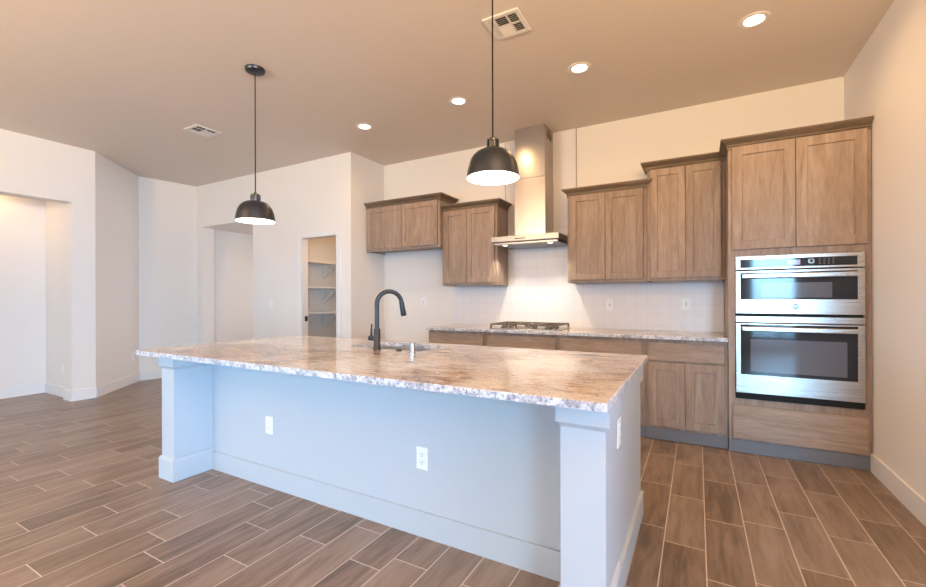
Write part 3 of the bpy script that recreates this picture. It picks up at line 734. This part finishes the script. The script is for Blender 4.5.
def pendant(label, x, y, zr):
    o = thing('pendant_light', label, 'pendant light', (x, y, zr), 'pendant lights over the island'); c = (x, y, zr)
    out = [(.150, 0), (.1485, .012), (.143, .05), (.137, .075), (.127, .102), (.113, .125), (.093, .145), (.07, .157), (.045, .163), (.036, .165)]
    inn = [(r - .003, z - .002 if z > .05 else z) for r, z in reversed(out)]
    bm = BM(); lathe(bm, out, c, 48); sh = obj('lamp_shade', bm, BRONZE, o, True)
    bm = BM(); lathe(bm, [(.036, .163)] + inn + [(.150, 0)], c, 48); lin_ = obj('shade_lining', bm, WHITEIN, sh, True); tag(lin_, 'white inner lining')
    bm = BM(); lathe(bm, [(.034, .160), (.036, .168), (.036, .172), (.031, .174), (.031, .206), (.035, .208), (.035, .216), (.028, .222), (.01, .226), (.008, .24), (0, .24)], c, 28)
    nk = obj('socket_cap', bm, mat('aged_bronze', rgb(98, 101, 108), .22, 1.0), o, True)
    for k in range(6):
        bm = BM(); a = k * math.pi / 3; cyl(bm, (x + .035 * math.cos(a), y + .035 * math.sin(a), zr + .19), .0035, .036, seg=8); obj('cap_rod', bm, BRONZE, nk, True)
    bm = BM(); cyl(bm, (x, y, (zr + .238 + H - .03) / 2), .0042, H - .03 - zr - .238, seg=10); obj('cord', bm, CORD, o, True)
    bm = BM(); lathe(bm, [(0, -.04), (.010, -.04), (.012, -.03), (.060, -.028), (.070, -.024), (.076, -.012), (.076, -.0005), (0, -.0005)], (x, y, H), 36); obj('ceiling_canopy', bm, BRONZE, o, True)
    bm = BM(); bmesh.ops.create_uvsphere(bm, u_segments=20, v_segments=12, radius=.032, matrix=Matrix.Translation((x, y, zr + .085)) @ Matrix.Diagonal((1, 1, 1.2, 1))); cyl(bm, (x, y, zr + .14), .014, .05, seg=14)
    obj('bulb', bm, BULB, o, True)
    l = bpy.data.lights.new('pendant_lamp', 'POINT'); l.energy = PEND_POWER; l.color = (1, .94, .88); l.shadow_soft_size = .04
    lo = bpy.data.objects.new('pendant_lamp', l); COL.objects.link(lo); lo.location = (x, y, zr + .035)
pendant('dark dome pendant over the far left end of the island', -3.15, 2.214, 1.877)
pendant('dark dome pendant nearest the viewer, before the range hood', -1.012, 2.19, 1.925)

def vent(label, x0, x1, y0, y1):
    cx, cy = (x0 + x1) / 2, (y0 + y1) / 2
    o = thing('ceiling_vent', label, 'vent', (cx, cy, H), 'ceiling air vents')
    bm = BM(); f = .03; zb, zt = H - .010, H - .0005
    bx(bm, x0, x1, y0, y0 + f, zb, zt, .002); bx(bm, x0, x1, y1 - f, y1, zb, zt, .002); bx(bm, x0, x0 + f, y0 + f, y1 - f, zb, zt, .002); bx(bm, x1 - f, x1, y0 + f, y1 - f, zb, zt, .002)
    xm = x0 + f + (x1 - x0 - 2 * f) * .66; ym = cy
    xl = x0 + f + (x1 - x0 - 2 * f) * .2
    for a in (xm, xl): bx(bm, a - .005, a + .005, y0 + f, y1 - f, zb + .001, zt)
    for a, b in ((x0 + f, xl - .005), (xl + .005, xm - .005), (xm + .005, x1 - f)): bx(bm, a, b, ym - .005, ym + .005, zb + .001, zt)
    obj('vent_frame', bm, VENTW, o)
    bm = BM(); bx(bm, x0 + .01, x1 - .01, y0 + .01, y1 - .01, H - .0006, H - .0002); obj('dark_duct', bm, DARK, o)
    # slats: sections that throw air to the viewer show dark gaps, the others show white blades
    def sec(a0, a1, b0, b1, along, tilt):
        bm = BM(); n = 5; L = (b1 - b0) if along == 'X' else (a1 - a0); s = L / n
        for i in range(n):
            p = (b0 if along == 'X' else a0) + (i + .5) * s; w2 = s * .62 if tilt < 0 or tilt > 1 else s * .30
            if along == 'X': bm2 = [(a0, p - w2 * .8, zb if tilt > 0 else zt), (a1, p - w2 * .8, zb if tilt > 0 else zt), (a1, p + w2 * .8, zt if tilt > 0 else zb), (a0, p + w2 * .8, zt if tilt > 0 else zb)]
            else: bm2 = [(p - w2 * .8, b0, zb if tilt > 0 else zt), (p - w2 * .8, b1, zb if tilt > 0 else zt), (p + w2 * .8, b1, zt if tilt > 0 else zb), (p + w2 * .8, b0, zt if tilt > 0 else zb)]
            va = [bm.verts.new((q[0], q[1], min(q[2], H - .0015))) for q in bm2]; vb = [bm.verts.new((v.co.x, v.co.y, v.co.z + .0008)) for v in va]
            bm.faces.new(va); bm.faces.new(list(reversed(vb)))
            for k in range(4): bm.faces.new((va[k], va[(k + 1) % 4], vb[(k + 1) % 4], vb[k]))
        obj('louvre', bm, VENTW, o)
    sec(xl + .005, xm - .005, y0 + f, ym - .005, 'X', 1); sec(xl + .005, xm - .005, ym + .005, y1 - f, 'X', -1)
    sec(xm + .005, x1 - f, y0 + f, ym - .005, 'X', 1); sec(xm + .005, x1 - f, ym + .005, y1 - f, 'X', 1)
    sec(x0 + f, xl - .005, y0 + f, ym - .005, 'Y', 2); sec(x0 + f, xl - .005, ym + .005, y1 - f, 'Y', 2)
vent('white ceiling vent beside the near pendant cord', -1.262, -1.006, 2.562, 2.82)
vent('white ceiling vent far left, beyond the far pendant', -4.943, -4.683, 2.605, 2.876)

# added bowl uplights, out of view, to warm the upper walls and ceiling
def uplight(label, x, y, z, power):
    o = thing('added_bowl_uplight', label, 'pendant light', (x, y, z), 'added bowl uplights out of view')
    bm = BM(); lathe(bm, [(0, -.13), (.08, -.12), (.15, -.085), (.20, -.03), (.215, .0), (.209, .0), (.195, -.028), (.146, -.08), (.078, -.113), (0, -.122)], (x, y, z), 40); obj('bowl', bm, WHITEIN, o, True)
    bm = BM(); cyl(bm, (x, y, (z - .125 + H - .03) / 2), .006, H - .03 - z + .125, seg=10); obj('stem', bm, BRONZE, o, True)
    bm = BM(); lathe(bm, [(0, -.03), (.06, -.03), (.07, -.012), (.07, -.0005), (0, -.0005)], (x, y, H), 30); obj('ceiling_canopy', bm, BRONZE, o, True)
    l = bpy.data.lights.new('added_uplight_lamp', 'POINT'); l.energy = power; l.color = (1.0, .68, .31); l.shadow_soft_size = .06
    lo = bpy.data.objects.new('added_uplight_lamp', l); COL.objects.link(lo); lo.location = (x + .09, y, z - .005)
uplight('added white bowl uplight, unseen, behind the viewer to the left', -3.6, -1.9, 2.2, ADDED_UPLIGHT_POWER[0])
uplight('added white bowl uplight, unseen, to the right of the viewer', .62, .15, 2.3, ADDED_UPLIGHT_POWER[1])
